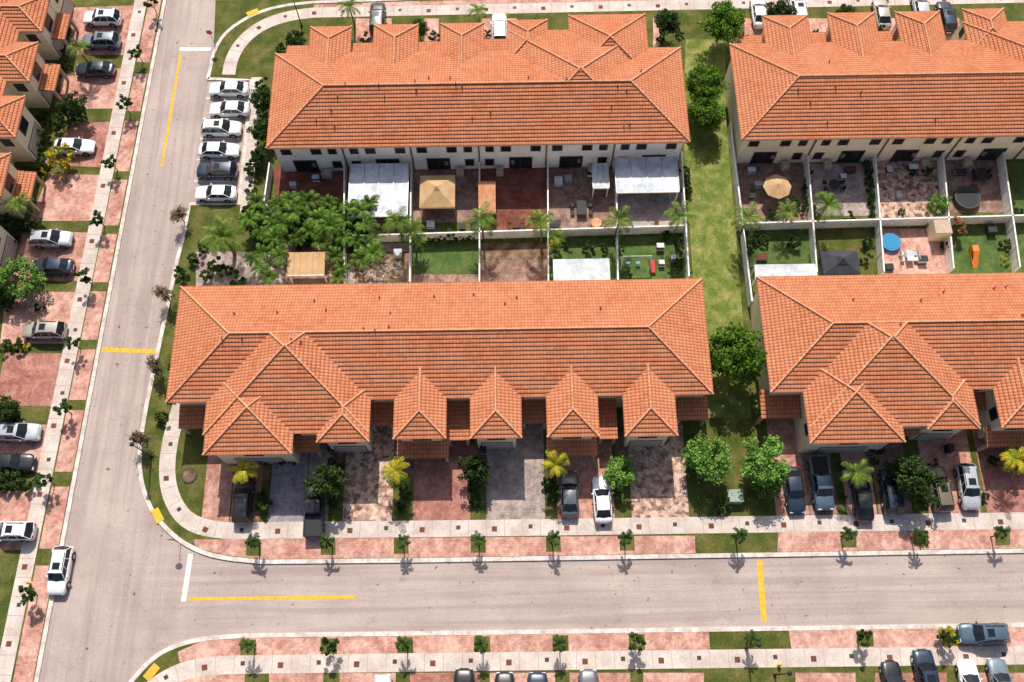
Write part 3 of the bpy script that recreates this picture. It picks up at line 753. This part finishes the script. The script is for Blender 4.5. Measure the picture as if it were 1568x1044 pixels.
shr([(70,178),(60,200),(95,190),(75,250),(55,262),(110,170),(20,350),(35,345),(10,470),(30,530),(10,532),(60,470),(90,180),(50,60),(100,48),(95,95),(60,345),(8,640),(10,735),(45,740),
     (78,188),(52,185),(66,212),(58,225),(40,262),(30,355),(12,340),(6,350),(24,366),(46,352),(5,455),(15,462),(6,745),(25,738),(5,630),(20,635),(112,178),(125,176),(98,62),(92,78),(104,100),(14,375)],s=(.7,1.5))
shr([(420,340),(415,325),(300,395),(320,420),(330,405),(345,415),(310,380),(365,430),(402,130),(400,165),(395,205),(392,245),(388,262),(385,290),(262,600),(250,640),(270,560),(278,420)],s=(.8,1.4))
shr([(100,258),(70,262),(40,532),(15,530),(1555,400),(1540,395),(98,275)],'shruby',"yellow_shrub",(.5,.8))
shr([(1050,265+i*12) for i in range(3)]+[(1150,372),(1160,365),(1170,368),(1215,372),(1330,375),(1325,400),(1450,380),(1540,375),(1555,330),(1545,310)])

# ------------------------------------------------------------ vehicles
def car_mesh(kind,paint):
    mb=MB()
    if kind=='sedan':
        st=[(-2.36,.66,.34,.70),(-2.28,.80,.30,.86),(-2.05,.87,.26,.98),(-1.4,.91,.22,1.0),(0,.92,.22,.97),(.9,.92,.22,.95),(1.5,.90,.22,.88),(2.0,.86,.24,.78),(2.26,.76,.28,.68),(2.36,.60,.34,.58)]
        gb=(-1.9,1.0,.80,.95); gt=(-1.15,.20,.62,1.42)
    elif kind=='suv':
        st=[(-2.34,.72,.4,.85),(-2.28,.86,.34,1.02),(-2.0,.93,.28,1.08),(0,.95,.26,1.08),(1.0,.95,.26,1.06),(1.6,.93,.26,1.0),(2.05,.89,.3,.92),(2.26,.80,.34,.80),(2.34,.66,.4,.68)]
        gb=(-2.2,1.1,.84,1.05); gt=(-1.8,.35,.68,1.68)
    else:
        st=[(-2.8,.84,.45,1.0),(-2.75,.95,.4,1.1),(0,.98,.34,1.12),(1.3,.98,.34,1.12),(2.1,.95,.34,1.08),(2.6,.88,.38,.98),(2.75,.72,.45,.8)]
        gb=(-.75,1.45,.86,1.08); gt=(-.5,.75,.70,1.80)
    rings=[]
    for y,w_,zl,zt in st:
        h=[(w_*.86,zl),(w_*.98,zl+.14),(w_,zl+(zt-zl)*.5),(w_*.97,zt-.10),(w_*.88,zt-.01),(w_*.5,zt+.03)]
        rings.append([(x,y,z) for x,z in h]+[(-x,y,z) for x,z in reversed(h)])
    n=len(rings[0]); vs=[p for r_ in rings for p in r_]; fc=[]
    for i in range(len(rings)-1):
        for j in range(n): fc.append((i*n+j,i*n+(j+1)%n,(i+1)*n+(j+1)%n,(i+1)*n+j))
    mb.faces(vs,fc,0,True)
    mb.faces(rings[0],[tuple(range(n))],0); mb.faces(rings[-1],[tuple(reversed(range(n)))],0)
    y0,y1,wb,zb=gb; t0,t1,wt,zt=gt
    B=[Vector((-wb,y0,zb)),Vector((wb,y0,zb)),Vector((wb,y1,zb-.05)),Vector((-wb,y1,zb-.05))]
    T=[Vector((-wt,t0,zt)),Vector((wt,t0,zt)),Vector((wt,t1,zt)),Vector((-wt,t1,zt))]
    mb.faces(B+T,[(1,2,6,5),(3,0,4,7)],1)
    for a,b,c,d,sg in ((0,1,5,4,-1),(2,3,7,6,1)):
        bm_=(B[a]+B[b])/2+Vector((0,sg*.12,.01)); tm=(T[c-4]+T[d-4])/2+Vector((0,sg*.07,.03))
        mb.poly([B[a],bm_,tm,T[d-4]],1); mb.poly([bm_,B[b],T[c-4],tm],1)
    nx,ny=5,5; O=[]
    for j in range(ny):
        for i in range(nx):
            fx=-1+2*i/(nx-1); fy=j/(ny-1); yy=t0-.05+(t1-t0+.1)*fy; 
            O.append((fx*(wt+.02),yy,zt-.01+.075*(1-fx**4)*(1-(2*fy-1)**4)))
    mb.faces(O,[(j*nx+i,j*nx+i+1,(j+1)*nx+i+1,(j+1)*nx+i) for j in range(ny-1) for i in range(nx-1)],0,True)
    for a,b in zip(B,T): mb.cyl(a,b,.05,.04,5,0,False)
    for f in ((.5,) if kind!='suv' else (.36,.68)):
        for s_ in (-1,1):
            a=Vector((s_*wb,y0+(y1-y0)*f,zb)); b=Vector((s_*wt,t0+(t1-t0)*f,zt)); mb.cyl(a,b,.045,.04,5,0,False)
    if kind=='suv':
        for s_ in (-1,1): mb.box(s_*(wt-.06)-.02,s_*(wt-.06)+.02,t0+.2,t1-.2,zt+.04,zt+.10,2)
        mb.box(-.36,.36,t1-.95,t1-.3,zt+.04,zt+.078,1)
    if kind=='pickup':
        z=1.13
        mb.box(-.80,.80,-2.62,-.85,z+.012,z+.03,2)
        for s_ in (-1,1): mb.bbox(s_*.86-.09,s_*.86+.09,-2.75,-.8,z-.05,z+.14,0,.03)
        mb.bbox(-.8,.8,-2.76,-2.62,z-.05,z+.14,0,.03)
    for s_ in (-1,1):
        mb.bbox(s_*(wb+.16)-.09,s_*(wb+.16)+.09,y1-.55,y1-.38,zb+.0,zb+.13,0,.03)
    wmax=max(s_[1] for s_ in st); fy=st[-1][0]; ry=st[0][0]; wr=.33 if kind=='sedan' else .38
    for y in (fy-.95,ry+.98):
        for s_ in (-1,1):
            mb.cyl((s_*(wmax-.25),y,wr+.03),(s_*(wmax+.004),y,wr+.03),wr+.06,wr+.06,16,2)
            mb.cyl((s_*(wmax-.2),y,wr),(s_*(wmax+.02),y,wr),wr,wr,16,2)
            mb.cyl((s_*(wmax-.0),y,wr),(s_*(wmax+.03),y,wr),wr*.62,wr*.6,12,3)
    for s_ in (-1,1):
        zf=st[-2][3]; mb.bbox(s_*.58-.17,s_*.58+.17,fy-.20,fy-.03,zf-.16,zf+.0,4,.04)
        zr_=st[1][3]; mb.bbox(s_*.62-.16,s_*.62+.16,ry+.0,ry+.12,zr_-.2,zr_-.02,5,.03)
    mb.box(-.42,.42,fy-.04,fy+.02,.40,.56,2)
    mb.box(-.3,.3,ry-.02,ry+.03,.5,.62,4)
    return mb.mesh(kind,[paint,'glass','dark','rim','lamp','tail'])
PC={'white':(0.86,0.86,0.85,1),'silver':(0.55,0.56,0.57,1),'grey':(0.12,0.13,0.14,1),'black':(0.012,0.012,0.014,1),'navy':(0.03,0.045,0.075,1),'blue':(0.10,0.15,0.20,1),'slate':(0.20,0.25,0.29,1),'tan':(0.46,0.42,0.35,1),'gold':(0.22,0.18,0.12,1)}
for k,v in list(PC.items()): MAT['paint_'+k]=plain('car_paint_'+k,v,0.35,0.0 if k in('white','black') else .3,0.6)
CM={}
def car(kind,colr,px,py,ang_,name=None):
    key=(kind,colr)
    if key not in CM: CM[key]=car_mesh(kind,'paint_'+colr)
    p=G(px,py,.75); p.z=GZ+.008
    nm={'sedan':'parked_car','suv':'parked_suv','pickup':'pickup_truck'}[kind]
    return put(nm,CM[key],p,ang_)
EA=-pi/2+(ang-pi/2); WA=EA+pi
for k,c_,x,y,a in [('sedan','white',350,135,WA),('sedan','white',351,166,WA),('suv','white',339,196,EA),('sedan','white',335,229,EA),('suv','navy',332,261,WA),('sedan','white',330,295,WA),
    ('suv','white',157,28,WA),('suv','slate',155,63,WA),('sedan','navy',146,106,WA),('sedan','white',114,224,EA),('suv','silver',79,366,EA),('sedan','navy',80,408,WA),('suv','tan',68,506,WA),
    ('suv','silver',28,662,EA),('sedan','black',18,708,EA),('suv','white',18,813,WA),('suv','white',92,873,ang-pi/2+pi)]:
    o=car(k,c_,x,y,a)
    if x in (92,) or (295<x<355): o.location.z=.012
for k,c_,x,y,fl in [('suv','black',373,765,0),('pickup','black',482,780,0),('sedan','grey',872,756,0),('sedan','white',922,765,0),('sedan','navy',1216,750,1),('pickup','blue',1257,740,1),('sedan','black',1320,762,0),
    ('suv','navy',1364,752,0),('suv','gold',1438,748,0),('suv','silver',1482,745,1),('sedan','black',1368,1052,0),('suv','navy',1418,1034,0),('sedan','white',1486,1050,0),('sedan','slate',1533,1048,0),
    ('sedan','silver',585,1074,0),('suv','black',710,1064,0),('sedan','black',773,1070,0),('suv','navy',823,1070,0),('sedan','grey',902,1066,0),
    ('suv','black',578,28,0),('suv','white',765,45,0),('sedan','white',1162,18,0),('suv','white',1222,14,0),('sedan','tan',1350,20,0),('suv','navy',1448,26,0),('sedan','silver',1410,12,0)]:
    car(k,c_,x,y,(pi if fl else 0)+rnd.uniform(-.03,.03))
car('suv','blue',1505,970,pi/2)

# ------------------------------------------------------------ yard structures
def canopy(name,x0,x1,y0,y1,z,mat,posts='fence',ribs=0,slope=.25):
    a=G(x0,y1,z);b=G(x1,y0,z); xa,xb,ya,yb=a.x,b.x,a.y,b.y
    mb=MB()
    V=[(xa,ya,z-slope),(xb,ya,z-slope),(xb,yb,z),(xa,yb,z),(xa,ya,z-slope+.07),(xb,ya,z-slope+.07),(xb,yb,z+.07),(xa,yb,z+.07)]
    mb.faces(V,[(0,3,2,1),(0,1,5,4),(1,2,6,5),(2,3,7,6),(3,0,4,7),(4,5,6,7)],0)
    for i in range(ribs+1 if ribs else 0):
        x=xa+(xb-xa)*i/ribs
        mb.faces([(x-.04,ya,z-slope+.07),(x+.04,ya,z-slope+.07),(x+.04,yb,z+.07),(x-.04,yb,z+.07),(x-.04,ya,z-slope+.15),(x+.04,ya,z-slope+.15),(x+.04,yb,z+.15),(x-.04,yb,z+.15)],[(0,1,5,4),(1,2,6,5),(2,3,7,6),(3,0,4,7),(4,5,6,7)],2)
    for x in (xa+.12,xb-.12):
        for y in (ya+.12,yb-.12): mb.box(x-.06,x+.06,y-.06,y+.06,.1,z-slope,1)
    mb.box(xa,xb,ya-.09,ya-.002,z-slope-.1,z-slope+.09,1)
    return mb.obj(name,[mat,posts,'steel' if mat=='metal_white' else mat])
canopy("white_patio_roof",532,626,250,330,2.7,'metal_white',ribs=4)
canopy("white_patio_roof",944,1036,240,293,2.9,'metal_white',ribs=4)
canopy("white_awning",848,933,396,440,2.6,'metal_white',ribs=0)
canopy("white_awning",1157,1250,404,424,2.6,'metal_white',ribs=0)
canopy("tan_patio_canopy",439,498,386,420,2.5,'canvas',ribs=6)
canopy("wooden_pergola",733,758,278,322,2.4,'cap','wood',ribs=8,slope=.8)
canopy("white_pergola",908,931,250,286,2.5,'metal_white',ribs=3)
def tent(name,x0,x1,y0,y1,z,mat,leg='steel'):
    a=G(x0,y1,z);b=G(x1,y0,z); xa,xb,ya,yb=a.x,b.x,a.y,b.y; xm=(xa+xb)/2;ym=(ya+yb)/2
    mb=MB(); V=[(xa,ya,z),(xb,ya,z),(xb,yb,z),(xa,yb,z),(xm,ym,z+.9)]
    mb.faces(V,[(0,1,4),(1,2,4),(2,3,4),(3,0,4)],0)
    V=V[:4]+[(p[0],p[1],z-.3) for p in V[:4]]; mb.faces(V,[(0,1,5,4),(1,2,6,5),(2,3,7,6),(3,0,4,7)],0)
    for x in (xa+.06,xb-.06):
        for y in (ya+.06,yb-.06): mb.cyl((x,y,.1),(x,y,z),.04,.04,6,1)
    q=Vector((xm,ym,z+.85)); mb.faces([q+Vector((-.5,-.5,-.2)),q+Vector((.5,-.5,-.2)),q+Vector((.5,.5,-.2)),q+Vector((-.5,.5,-.2)),q+Vector((0,0,.25))],[(0,1,4),(1,2,4),(2,3,4),(3,0,4)],0)
    return mb.obj(name,[mat,leg])
tent("tan_gazebo",642,697,268,318,2.5,'canvas'); tent("grey_gazebo",1261,1312,384,420,2.5,'grey_canvas')
def umbrella(px,py,r=1.5,mat='canvas'):
    c=G(px,py,2.4); mb=MB(); n=8
    V=[(c.x+cos(2*pi*i/n)*r,c.y+sin(2*pi*i/n)*r,2.2) for i in range(n)]+[(c.x,c.y,2.75)]
    mb.faces(V,[(i,(i+1)%n,n) for i in range(n)],0); mb.cyl((c.x,c.y,.1),(c.x,c.y,2.9),.03,.03,6,1); mb.cyl((c.x,c.y,.1),(c.x,c.y,.2),.3,.28,12,1)
    mb.obj("patio_umbrella",[mat,'steel'])
umbrella(1191,284,1.6,'canvas')
def table(px,py,s=1.0,m1='dark',round_=False):
    c=G(px,py); mb=MB(); x,y=c.x,c.y
    if round_: mb.cyl((x,y,.8),(x,y,.86),.65*s,.65*s,18,0); mb.cyl((x,y,.1),(x,y,.8),.06,.06,6,0)
    else:
        mb.bbox(x-.5*s,x+.5*s,y-.85*s,y+.85*s,.78,.85,0,.01)
        for a in (-.4,.4):
            for b in (-.7,.7): mb.box(x+a*s-.03,x+a*s+.03,y+b*s-.03,y+b*s+.03,.1,.78,0)
    for a,b,an in [(-.95,-.4,0),(-.95,.45,0),(.95,-.4,pi),(.95,.45,pi)]:
        cx,cy=x+a*s,y+b*s
        mb.bbox(cx-.22,cx+.22,cy-.22,cy+.22,.5,.57,0,.01)
        bx=cx-.22 if a<0 else cx+.17
        mb.bbox(bx,bx+.05,cy-.22,cy+.22,.57,1.0,0,.01)
        for u in (-.18,.18):
            for v in (-.18,.18): mb.box(cx+u-.02,cx+u+.02,cy+v-.02,cy+v+.02,.1,.5,0)
    mb.obj("patio_table_set",[m1])
table(890,322,1.1); table(1275,287,1.0,'dark',True); table(1191,292,.9,'wood'); table(1390,395,.8,'metal_white'); table(465,405,.9,'metal_white'); table(790,345,.8,'wood'); table(1010,310,.8,'steel',True); table(1500,270,.8,'dark')
def roundthing(name,px,py,r,h,m0,m1):
    c=G(px,py); mb=MB()
    mb.cyl((c.x,c.y,.12),(c.x,c.y,h),r,r,24,0); mb.cyl((c.x,c.y,h),(c.x,c.y,h+.02),r*.82,r*.82,24,1)
    for i in range(6): a=i*pi/3; mb.cyl((c.x+cos(a)*r,c.y+sin(a)*r,.12),(c.x+cos(a)*r,c.y+sin(a)*r,h+.1),.04,.04,6,0)
    mb.obj(name,[m0,m1])
roundthing("trampoline",1478,306,1.5,.8,'cover','dark'); roundthing("inflatable_pool",1362,373,1.1,.6,'blue','water'); roundthing("round_side_table",913,343,.6,.5,'canvas','cap')
roundthing("stone_fire_pit",290,728,.8,.2,'cover','dirt')
c=G(972,405); mb=MB()
for sx_ in (-1.6,1.6):
    for sy_ in (-.7,.7): mb.cyl((c.x+sx_,c.y+sy_,.1),(c.x+sx_,c.y,2.2),.05,.05,6,0)
mb.cyl((c.x-1.6,c.y,2.2),(c.x+1.6,c.y,2.2),.05,.05,6,0)
for sx_ in (-.8,.3):
    for d in (-.2,.2): mb.cyl((c.x+sx_+d,c.y,2.2),(c.x+sx_+d,c.y,.6),.012,.012,4,0)
    mb.bbox(c.x+sx_-.25,c.x+sx_+.25,c.y-.15,c.y+.15,.55,.62,1,.01)
mb.bbox(c.x+1.7,c.x+2.2,c.y-1.2,c.y+.4,.3,.5,2,.05)
mb.obj("garden_swing_set",['metal_white','blue','tail'])
c=G(1490,398); mb=MB(); mb.faces([(c.x-.3,c.y-1,.15),(c.x+.3,c.y-1,.15),(c.x+.3,c.y+.6,1.2),(c.x-.3,c.y+.6,1.2)],[(0,1,2,3)],0)
mb.box(c.x-.35,c.x+.35,c.y+.6,c.y+1.3,.1,1.2,0); mb.box(c.x-.35,c.x-.3,c.y-.9,c.y+.6,.2,.5,0); mb.obj("childrens_slide",['orange_plastic'])
def misc(name,px,py,w_,d,h,mat,lid='dark'):
    c=G(px,py); mb=MB(); mb.bbox(c.x-w_/2,c.x+w_/2,c.y-d/2,c.y+d/2,.12,h,0,.05); mb.bbox(c.x-w_/2-.03,c.x+w_/2+.03,c.y-d/2-.03,c.y+d/2+.03,h,h+.07,1,.03)
    mb.cyl((c.x-w_/2,c.y-d/2,.2),(c.x+w_/2,c.y-d/2,.2),.09,.09,8,1); mb.obj(name,[mat,lid])
misc("transformer_box",1123,762,1.5,1.2,1.1,'green_box','green_box'); misc("transformer_box",1163,420,.8,.6,.9,'green_box','green_box')
misc("garden_shed",1432,360,1.8,1.6,2.1,'cream_wall','trim')
for x,y in [(510,690),(740,692),(612,695),(860,690),(1060,694),(1330,692),(1345,690),(1450,688),(590,290),(725,352),(1150,300)]: misc("wheeled_bin",x,y,.6,.7,1.1,rnd.choice(['green_box','dark','steel']))
for x,y in [(870,275),(855,280),(485,275),(708,350),(800,350),(1395,260),(1490,290),(1165,395),(1290,272),(1012,405),(1030,398),(1515,355),(1260,400),(905,270),(1005,345),(850,345),(660,345),(450,285),(500,268),(1150,262),(1160,285),(1300,262),(1360,262),(1375,300),(1410,400),(1425,345),(1360,410),(1470,265),(1010,380),(1160,345),(560,395),(610,390)]:
    misc("garden_storage_box",x,y,rnd.uniform(.4,1.2),rnd.uniform(.4,.9),rnd.uniform(.4,.9),rnd.choice(['metal_white','steel','wood','cover']),rnd.choice(['steel','wood','metal_white','dark']))
def stop(px,py):
    c=G(px,py); mb=MB(); mb.cyl((c.x,c.y,.1),(c.x,c.y,2.9),.035,.035,6,0)
    V=[(c.x+cos(pi/8+i*pi/4)*.38,c.y-.05,2.6+sin(pi/8+i*pi/4)*.38) for i in range(8)]; mb.faces(V,[tuple(range(8))],1)
    V=[(p[0],p[1]+.02,p[2]) for p in V]; mb.faces(V,[tuple(reversed(range(8)))],0)
    mb.obj("stop_sign",['steel','redsign'])
stop(276,832); stop(330,70)
def hydrant(px,py):
    c=G(px,py); mb=MB(); mb.cyl((c.x,c.y,.1),(c.x,c.y,.75),.13,.12,10,0); mb.cyl((c.x,c.y,.75),(c.x,c.y,.92),.15,.04,10,0); mb.cyl((c.x-.22,c.y,.55),(c.x+.22,c.y,.55),.06,.06,8,0); mb.cyl((c.x,c.y,.1),(c.x,c.y,.16),.2,.2,10,0)
    mb.obj("fire_hydrant",['yellowmetal'])
hydrant(47,893); hydrant(1192,1018)
def lamp(px,py):
    c=G(px,py); mb=MB(); mb.cyl((c.x,c.y,.1),(c.x,c.y,4.8),.08,.05,8,0); mb.cyl((c.x,c.y,4.8),(c.x,c.y,5.2),.1,.22,8,1); mb.cyl((c.x,c.y,5.2),(c.x,c.y,5.35),.25,.05,8,0); mb.cyl((c.x,c.y,.1),(c.x,c.y,.5),.16,.12,8,0)
    mb.obj("street_lamp",['dark','lamp'])
lamp(1186,1033); lamp(232,700); lamp(462,40); lamp(1142,992)
